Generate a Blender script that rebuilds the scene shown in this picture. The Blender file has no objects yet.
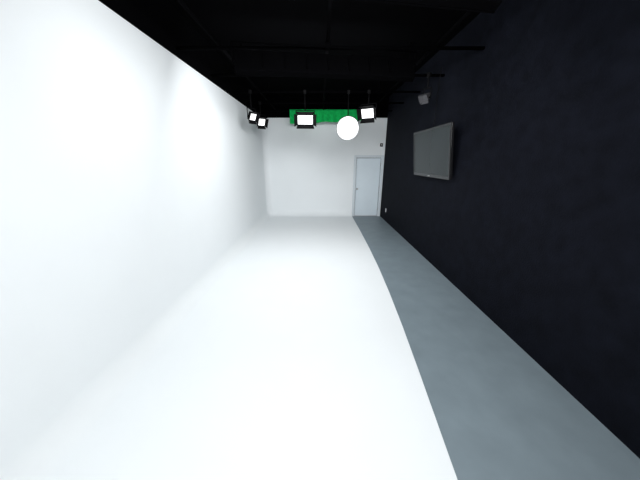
import bpy, bmesh, math, random
from mathutils import Vector, Matrix
random.seed(3)
S=bpy.context.scene
S.view_settings.view_transform='Standard'
S.view_settings.look='None'
COL=S.collection
XL,XR,YB,YE=-1.895,2.187,8.76,-1.2
YF=-2.6; ZC=3.85; ZW=3.24

# ---------- materials
def mat(name,col,rough=.6,metal=0,spec=.5,bump=0,bscale=40,var=0,vscale=3,emit=None,es=0):
    m=bpy.data.materials.new(name); m.use_nodes=True
    nt=m.node_tree; b=nt.nodes['Principled BSDF']
    b.inputs['Base Color'].default_value=(*col,1)
    b.inputs['Roughness'].default_value=rough
    b.inputs['Metallic'].default_value=metal
    b.inputs['Specular IOR Level'].default_value=spec
    tc=nt.nodes.new('ShaderNodeTexCoord')
    if var:
        n=nt.nodes.new('ShaderNodeTexNoise'); n.inputs['Scale'].default_value=vscale; n.inputs['Detail'].default_value=6
        nt.links.new(tc.outputs['Object'],n.inputs['Vector'])
        r=nt.nodes.new('ShaderNodeValToRGB')
        r.color_ramp.elements[0].position=.3; r.color_ramp.elements[1].position=.7
        r.color_ramp.elements[0].color=(*[c*(1-var) for c in col],1)
        r.color_ramp.elements[1].color=(*[min(1,c*(1+var)) for c in col],1)
        nt.links.new(n.outputs['Fac'],r.inputs['Fac']); nt.links.new(r.outputs['Color'],b.inputs['Base Color'])
    if bump:
        n=nt.nodes.new('ShaderNodeTexNoise'); n.inputs['Scale'].default_value=bscale; n.inputs['Detail'].default_value=4
        nt.links.new(tc.outputs['Object'],n.inputs['Vector'])
        bp=nt.nodes.new('ShaderNodeBump'); bp.inputs['Strength'].default_value=bump; bp.inputs['Distance'].default_value=.01
        nt.links.new(n.outputs['Fac'],bp.inputs['Height']); nt.links.new(bp.outputs['Normal'],b.inputs['Normal'])
    if emit:
        b.inputs['Emission Color'].default_value=(*emit,1); b.inputs['Emission Strength'].default_value=es
    return m
WHITE=mat('cyc_white_paint',(.845,.88,.895),.75,spec=.2,var=.008,vscale=2,bump=.05,bscale=60)
BLACK=mat('black_wall_paint',(.004,.0048,.0085),.8,spec=.08,bump=.3,bscale=60,var=.3,vscale=8)
CEIL=mat('black_ceiling_paint',(.0012,.0012,.0015),.95,spec=.015,bump=.2)
GREY=mat('grey_floor_paint',(.20,.25,.28),.42,spec=.35,var=.07,vscale=4,bump=.08,bscale=12)
TRIM=mat('door_trim_paint',(.66,.72,.76),.45,var=.01)
DOORM=mat('door_paint',(.72,.81,.87),.4,var=.012,vscale=5)
METAL=mat('brushed_metal',(.45,.45,.45),.3,metal=1,var=.1,vscale=30)
BMET=mat('black_metal',(.003,.003,.0035),.7,spec=.1,var=.1,vscale=20)
PIPE=mat('matte_black_pipe',(.0012,.0012,.0015),1,spec=.015,var=.1,vscale=20)
GREEN=mat('chroma_green_fabric',(.008,.46,.10),.85,spec=.1,var=.2,vscale=12,bump=.2)
LAMP=mat('led_diffuser',(.9,.9,.9),.5,emit=(1,1,1),es=1.2,var=.01)
SOFT=mat('softbox_diffuser',(.88,.88,.9),.7,emit=(1,1,1),es=.2,var=.01)
WPL=mat('white_plastic',(.75,.75,.75),.4,var=.01)
GPL=mat('lamp_housing_grey',(.05,.05,.055),.4,var=.05)
BPL=mat('black_gloss_plastic',(.008,.008,.009),.25,var=.1)
SCR=mat('tv_screen_glass',(.024,.030,.032),.2,spec=.15,var=.05,vscale=2)

# ---------- mesh helpers
def link(o,parent=None):
    COL.objects.link(o)
    if parent: o.parent=parent
    return o
def obj(name,bm,mats,parent=None,smooth=False):
    me=bpy.data.meshes.new(name); bm.to_mesh(me); bm.free()
    for m in (mats if isinstance(mats,(list,tuple)) else [mats]): me.materials.append(m)
    if smooth:
        for p in me.polygons: p.use_smooth=True
    return link(bpy.data.objects.new(name,me),parent)
def empty(name,loc=(0,0,0),rot=(0,0,0)):
    e=bpy.data.objects.new(name,None); e.location=loc; e.rotation_euler=rot; e.empty_display_size=.1
    return link(e)
def abox(bm,a,b,mi=0,bev=0):
    c=[(a[i]+b[i])/2 for i in range(3)]; s=[abs(b[i]-a[i]) for i in range(3)]
    t=bmesh.new()
    bmesh.ops.create_cube(t,size=1,matrix=Matrix.Translation(c)@Matrix.Diagonal((*s,1)))
    if bev: bmesh.ops.bevel(t,geom=t.edges[:],offset=bev,segments=2,affect='EDGES',profile=.5)
    for f in t.faces: f.material_index=mi
    merge(bm,t)
def merge(bm,t,M=None):
    if M is not None: bmesh.ops.transform(t,matrix=M,verts=t.verts[:])
    me=bpy.data.meshes.new('tmp'); t.to_mesh(me); t.free(); bm.from_mesh(me); bpy.data.meshes.remove(me)
def acyl(bm,p,q,r,seg=14,mi=0,r2=None):
    p,q=Vector(p),Vector(q); d=q-p
    t=bmesh.new()
    bmesh.ops.create_cone(t,cap_ends=True,segments=seg,radius1=r,radius2=r if r2 is None else r2,depth=d.length)
    for f in t.faces:
        f.material_index=mi
        f.smooth=len(f.verts)==4
    merge(bm,t,Matrix.Translation((p+q)/2)@d.to_track_quat('Z','Y').to_matrix().to_4x4())
def boxes(name,lst,mats,parent=None,bev=0):
    bm=bmesh.new()
    for l in lst: abox(bm,l[0],l[1],l[2] if len(l)>2 else 0,bev)
    return obj(name,bm,mats,parent)

# ---------- room shell
T=.15
boxes('floor',[((XL-T,YF-T,-.1),(XR+T,YB+T+.2,0))],GREY)
boxes('ceiling',[((XL-T,YF-T,ZC),(XR+T,YB+T+.2,ZC+.1))],CEIL)
boxes('wall_right',[((XR,YF,0),(XR+T,YB+.02+T,ZC))],BLACK)
boxes('wall_left',[((XL-.02-T,YF,0),(XL-.02,YB+.02+T,ZC))],CEIL)
boxes('wall_front',[((XL-.02,YF-T,0),(XR,YF,ZC))],BLACK)
DX0,DX1,DZ=1.225,2.105,2.035
YW=YB+.02
boxes('wall_back',[((XL-.02,YW,0),(DX0,YW+T,ZW)),((DX1,YW,0),(XR,YW+T,ZW)),((DX0,YW,DZ),(DX1,YW+T,ZW)),
                   ((XL-.02,YW,ZW),(XR,YW+T,ZC),1)],[WHITE,CEIL])

# ---------- cyclorama: floor + left wall + back wall with coved corners
bm=bmesh.new()
edge=[(.74,YE),(.80,0.2),(.88,1.1),(.945,1.8),(1.005,2.5),(1.06,3.3),(1.105,4.2),(1.135,5.3),(1.150,6.6),(1.155,YB)]
z0=.018
c=bm.verts.new((XL,YB,z0)); lf=bm.verts.new((XL,YE,z0)); lt=bm.verts.new((XL,YE,ZW)); ct=bm.verts.new((XL,YB,ZW))
rt=bm.verts.new((edge[-1][0],YB,ZW)); ev=[bm.verts.new((x,y,z0)) for x,y in edge]
bm.faces.new([lf]+ev+[c]); bm.faces.new([lf,c,ct,lt]); bm.faces.new([c,ev[-1],rt,ct])
bm.edges.ensure_lookup_table()
ce=[e for e in bm.edges if len(e.link_faces)==2]
bmesh.ops.bevel(bm,geom=ce,offset=.2,segments=14,affect='EDGES',profile=.5)
bmesh.ops.recalc_face_normals(bm,faces=bm.faces[:])
cyc=obj('cyclorama',bm,WHITE,smooth=True)
cy=cyc.data
big=max(cy.polygons,key=lambda p:p.area)
ctr=Vector((0,5,1.5))
if (ctr-big.center).dot(big.normal)<0: cy.flip_normals()
try: cy.set_sharp_from_angle(angle=math.radians(40))
except Exception: pass
so=cyc.modifiers.new('thick','SOLIDIFY'); so.thickness=.014; so.offset=-1
wn=cyc.modifiers.new('wn','WEIGHTED_NORMAL'); wn.weight=100; wn.keep_sharp=True

# ---------- door
d=empty('door_1')
boxes('frame',[((DX0-.065,YB-.018,0),(DX0,YW+.0,DZ+.06)),((DX1,YB-.018,0),(DX1+.068,YW,DZ+.06)),
               ((DX0,YB-.018,DZ),(DX1,YW,DZ+.06)),
               ((DX0,YB-.005,0),(DX0+.018,YW+.10,DZ)),((DX1-.018,YB-.005,0),(DX1,YW+.10,DZ)),((DX0+.018,YB-.005,DZ-.018),(DX1-.018,YW+.10,DZ))],TRIM,d)
boxes('slab',[((DX0+.034,YB+.045,.012),(DX1-.034,YB+.085,DZ-.034))],DOORM,d,bev=.003)
boxes('door_stop',[((DX0+.018,YB+.09,0),(DX1-.018,YB+.10,DZ-.018))],BMET,d)
boxes('threshold',[((DX0+.018,YB-.01,0),(DX1-.018,YW+.06,.011))],METAL,d)
bm=bmesh.new()
kx=DX0+.085
acyl(bm,(kx,YB+.046,.97),(kx,YB+.03,.97),.034,20)
acyl(bm,(kx,YB+.032,.97),(kx,YB-.01,.97),.012)
t=bmesh.new(); bmesh.ops.create_uvsphere(t,u_segments=20,v_segments=12,radius=.03)
for f in t.faces:f.smooth=True
merge(bm,t,Matrix.Translation((kx,YB-.02,.97))@Matrix.Diagonal((1,.7,1,1)))
obj('knob',bm,METAL,d)
bm=bmesh.new()
for z in (.25,1.02,1.8): acyl(bm,(DX1-.024,YB+.038,z-.05),(DX1-.024,YB+.038,z+.05),.008)
obj('hinges',bm,METAL,d)

# ---------- small wall items
e=empty('alarm_sensor',(2.05,YW-.001,2.42))
boxes('body',[((-.045,-.045,-.05),(.045,0,.05))],BPL,e,bev=.008)
bm=bmesh.new(); acyl(bm,(0,-.044,.005),(0,-.055,.005),.022,18,0,.015); obj('lens',bm,WPL,e)
e=empty('wall_outlet',(XR-.001,8.03,.36))
boxes('plate',[((-.008,-.04,-.06),(0,.04,.06))],WPL,e,bev=.002)
boxes('sockets',[((-.012,-.017,.008),(-.006,.017,.04)),((-.012,-.017,-.04),(-.006,.017,-.008))],WPL,e,bev=.002)
boxes('slots',[((-.0135,-.009,z),(-.0115,-.006,z+.012)) for z in (.018,-.03)]+[((-.0135,.006,z),(-.0115,.009,z+.012)) for z in (.018,-.03)],BPL,e)

# ---------- television (tilted wall mount)
W,H=1.56,.86
tilt=math.radians(7)
tv=empty('television',(2.07,4.86,2.065),(0,-tilt,0))
bm=bmesh.new()
abox(bm,(-.022,-W/2,-H/2),(.022,W/2,H/2),0,.006)
abox(bm,(.02,-W/2+.2,-H/2+.12),(.05,W/2-.2,H/2-.15),0,.01)
obj('case',bm,BPL,tv)
b=.036
boxes('bezel',[((-.032,-W/2,-H/2),(-.02,W/2,-H/2+b*1.5)),((-.032,-W/2,H/2-b),(-.02,W/2,H/2)),
     ((-.032,-W/2,-H/2+b*1.5),(-.02,-W/2+b,H/2-b)),((-.032,W/2-b,-H/2+b*1.5),(-.02,W/2,H/2-b))],BPL,tv)
boxes('screen',[((-.026,-W/2+b,-H/2+b*1.5),(-.021,W/2-b,H/2-b))],SCR,tv)
boxes('logo',[((-.034,-.04,-H/2+.015),(-.0315,.04,-H/2+.03))],METAL,tv)
bm=bmesh.new()
abox(bm,(.045,-.3,-.2),(.06,-.26,.2)); abox(bm,(.045,.26,-.2),(.06,.3,.2)); abox(bm,(.05,-.32,.02),(.085,.32,.1))
acyl(bm,(.05,-.28,.12),(.125,-.28,.07),.012); acyl(bm,(.05,.28,.12),(.125,.28,.07),.012)
obj('mount',bm,BMET,tv)
cu=bpy.data.curves.new('cord','CURVE'); cu.dimensions='3D'; cu.bevel_depth=.006
sp=cu.splines.new('BEZIER'); pts=[(.04,.1,.3),(.09,.05,.6),(.15,.12,.95),(.20,.08,1.4)]
sp.bezier_points.add(3)
for p,q in zip(sp.bezier_points,pts): p.co=q; p.handle_left_type=p.handle_right_type='AUTO'
cu.materials.append(BMET); link(bpy.data.objects.new('cord',cu),tv)

# ---------- lighting grid
GZ=3.36
bm=bmesh.new()
for y in (-1.0,1.0,2.2,3.9,5.0,6.1,7.2,8.3): acyl(bm,(XL-.02,y,GZ),(XR,y,GZ),.021)
for x in (-1.35,.1,1.55): acyl(bm,(x,YF,GZ+.042),(x,YW,GZ+.042),.021)
for y in (-1.0,2.2,5.0,7.2):
    for x in (-1.35,.1,1.55): acyl(bm,(x,y,GZ),(x,y,ZC),.01)
obj('lighting_grid',bm,PIPE)

def panel_light(loc,target,w,h,name='led_panel_light',power=0,barn=.12,lens=LAMP,house=BMET,gridz=GZ,spread=180):
    """local -Y is the beam direction"""
    e=empty(name,loc)
    hd=empty('head'); hd.parent=e
    dv=Vector(target)-Vector(loc)
    hd.rotation_mode='QUATERNION'; hd.rotation_quaternion=dv.to_track_quat('-Y','Z')
    bm=bmesh.new(); abox(bm,(-w/2,0,-h/2),(w/2,.07,h/2),0,.006)
    for i in range(7):
        x=-w*.35+i*w*.7/6; abox(bm,(x-.004,.07,-h*.35),(x+.004,.095,h*.35))
    f=.014
    for a,b2 in (((-w/2,-.012,-h/2),(w/2,.0,-h/2+f)),((-w/2,-.012,h/2-f),(w/2,.0,h/2)),((-w/2,-.012,-h/2+f),(-w/2+f,.0,h/2-f)),((w/2-f,-.012,-h/2+f),(w/2,.0,h/2-f))): abox(bm,a,b2)
    obj('housing',bm,house,hd)
    boxes('diffuser',[((-w/2+f,-.006,-h/2+f),(w/2-f,-.001,h/2-f))],lens,hd)
    if barn:
        bm=bmesh.new()
        def flap(p,q,out):
            p,q,out=Vector(p),Vector(q),Vector(out)
            k=(q-p).normalized()*.02
            v=[bm.verts.new(x) for x in (p,q,q+out+k,p+out-k)]; bm.faces.new(v)
        B=barn
        flap((-w/2,-.012,h/2),(w/2,-.012,h/2),(0,-B*.75,B*.65))
        flap((-w/2,-.012,-h/2),(w/2,-.012,-h/2),(0,-B*.75,-B*.65))
        flap((w/2,-.012,-h/2),(w/2,-.012,h/2),(B*.65,-B*.75,0))
        flap((-w/2,-.012,-h/2),(-w/2,-.012,h/2),(-B*.65,-B*.75,0))
        o=obj('barn_doors',bm,house,hd); s=o.modifiers.new('t','SOLIDIFY'); s.thickness=.003
    yaw=math.atan2(dv.y,dv.x)+math.pi/2
    yk=empty('yoke'); yk.parent=e; yk.rotation_euler=(0,0,yaw)
    top=math.hypot(h/2,.09)+.05
    bm=bmesh.new(); r=.009
    for s in (-1,1):
        acyl(bm,(s*(w/2-.002),.035,0),(s*(w/2+.03),.035,0),.014)
        acyl(bm,(s*(w/2+.025),.035,-.02),(s*(w/2+.025),.035,top),r)
    acyl(bm,(-w/2-.03,.035,top),(w/2+.03,.035,top),r)
    dz=gridz-loc[2]
    if dz>top: acyl(bm,(0,.035,top),(0,.035,dz-.02),.011)
    abox(bm,(-.03,.005,dz-.035),(.03,.065,dz+.035),0,.006)
    obj('bracket',bm,house if house is PIPE else BMET,yk)
    if power:  # area light, used by the added overhead banks alone
        L=bpy.data.lights.new('added_lamp','AREA'); L.shape='RECTANGLE'; L.size=w*.92; L.size_y=h*.92; L.energy=power
        L.spread=math.radians(spread); L.color=(.98,.99,1)
        o=bpy.data.objects.new('added_lamp',L); o.location=(0,-.02,0); o.rotation_euler=(math.radians(-90),0,0)
        link(o,hd)
    return e

panel_light((-.33,6.06,2.80),(-.1,1.5,1.4),.36,.21,barn=.10)
panel_light((1.06,6.06,2.93),(-.6,3.0,1.2),.30,.22,barn=.10)
panel_light((-1.50,6.06,2.86),(.6,4.2,1.0),.17,.17,name='spot_light_fixture',barn=.07)
panel_light((-1.55,7.16,2.90),(.6,4.2,.8),.20,.20,name='spot_light_fixture',barn=.08)
panel_light((1.88,4.96,3.0),(0,4.0,1.6),.12,.10,name='spot_light_fixture',barn=.05,lens=GPL,house=GPL)

def round_softbox(loc,target,R=.25):
    e=empty('round_softbox',loc); hd=empty('head'); hd.parent=e
    dv=Vector(target)-Vector(loc); hd.rotation_mode='QUATERNION'; hd.rotation_quaternion=dv.to_track_quat('-Y','Z')
    n=32
    def lathe(prof,name,m):
        bm=bmesh.new(); rings=[]
        for r,y in prof:
            rings.append([bm.verts.new((r*math.cos(2*math.pi*i/n),y,r*math.sin(2*math.pi*i/n))) for i in range(n)])
        for a,b2 in zip(rings,rings[1:]):
            for i in range(n): bm.faces.new((a[i],a[(i+1)%n],b2[(i+1)%n],b2[i]))
        bm.faces.new(rings[-1]); bm.faces.new(rings[0])
        bmesh.ops.recalc_face_normals(bm,faces=bm.faces[:])
        return obj(name,bm,m,hd,smooth=True)
    lathe([(R*.985,.0),(R*.96,-.02),(R*.8,-.045),(R*.5,-.062),(R*.2,-.068)],'diffuser',SOFT)
    lathe([(R,-.01),(R*1.01,.02),(R*.85,.10),(R*.55,.18),(R*.25,.22),(R*.22,.33)],'dome',BMET)
    w0=hd.rotation_quaternion@Vector((0,.25,0))
    ob=bmesh.new()
    acyl(ob,w0,(w0.x,w0.y,GZ-loc[2]-.02),.011)
    abox(ob,(w0.x-.03,w0.y-.03,GZ-loc[2]-.035),(w0.x+.03,w0.y+.03,GZ-loc[2]+.035),0,.006)
    obj('drop_rod',ob,BMET,e)
    return e
round_softbox((.61,5.87,2.60),(.2,1.0,1.2))

# added overhead light banks, invented to light the room, hung from the grid
panel_light((.1,3.86,3.12),(-.5,8.5,.6),2.4,.30,name='added_led_bank',power=66,barn=0,house=PIPE)
panel_light((.2,2.16,3.12),(-.6,7.5,.3),2.2,.30,name='added_led_bank',power=50,barn=0,house=PIPE)
panel_light((.8,.96,3.0),(-1.0,4.4,.2),1.6,.7,name='added_led_bank',power=36,barn=0,house=PIPE)
panel_light((.4,-1.0,2.85),(-.8,3.2,.8),2.2,1.0,name='added_led_bank',power=112,barn=0,house=PIPE)

# ---------- green screen on the back pipe
g=empty('green_screen_curtain')
bm=bmesh.new()
N=120; rows=8; vs=[]
x0,x1=-.92,1.30
for j in range(rows+1):
    row=[]
    for i in range(N+1):
        u=i/N; v=j/rows
        x=x0+(x1-x0)*u
        y=8.25+.022*math.sin(u*70+.6*math.sin(u*13))*(.3+v*.9)
        z=3.395-v*(.39-.08*u+.012*math.sin(u*23))
        row.append(bm.verts.new((x,y,z)))
    vs.append(row)
for j in range(rows):
    for i in range(N): bm.faces.new((vs[j][i],vs[j][i+1],vs[j+1][i+1],vs[j+1][i]))
o=obj('fabric',bm,GREEN,g,smooth=True); s=o.modifiers.new('t','SOLIDIFY'); s.thickness=.004
bm=bmesh.new()
for i in range(12):
    x=x0+.05+i*(x1-x0-.1)/11; k=10
    for a in range(k):
        a0,a1=2*math.pi*a/k,2*math.pi*(a+1)/k
        acyl(bm,(x,8.3+.036*math.cos(a0),GZ+.036*math.sin(a0)),(x,8.3+.036*math.cos(a1),GZ+.036*math.sin(a1)),.004,6)
obj('rings',bm,METAL,g)

# ---------- world + camera
w=bpy.data.worlds.new('world'); S.world=w; w.use_nodes=True
w.node_tree.nodes['Background'].inputs[0].default_value=(.5,.55,.6,1); w.node_tree.nodes['Background'].inputs[1].default_value=.02
cam=bpy.data.cameras.new('camera'); cam.sensor_width=36; cam.lens=245/640*36; cam.clip_start=.05
co=bpy.data.objects.new('camera',cam); co.location=(0,0,1.943); co.rotation_euler=(math.radians(90-18.08),0,0)
link(co); S.camera=co
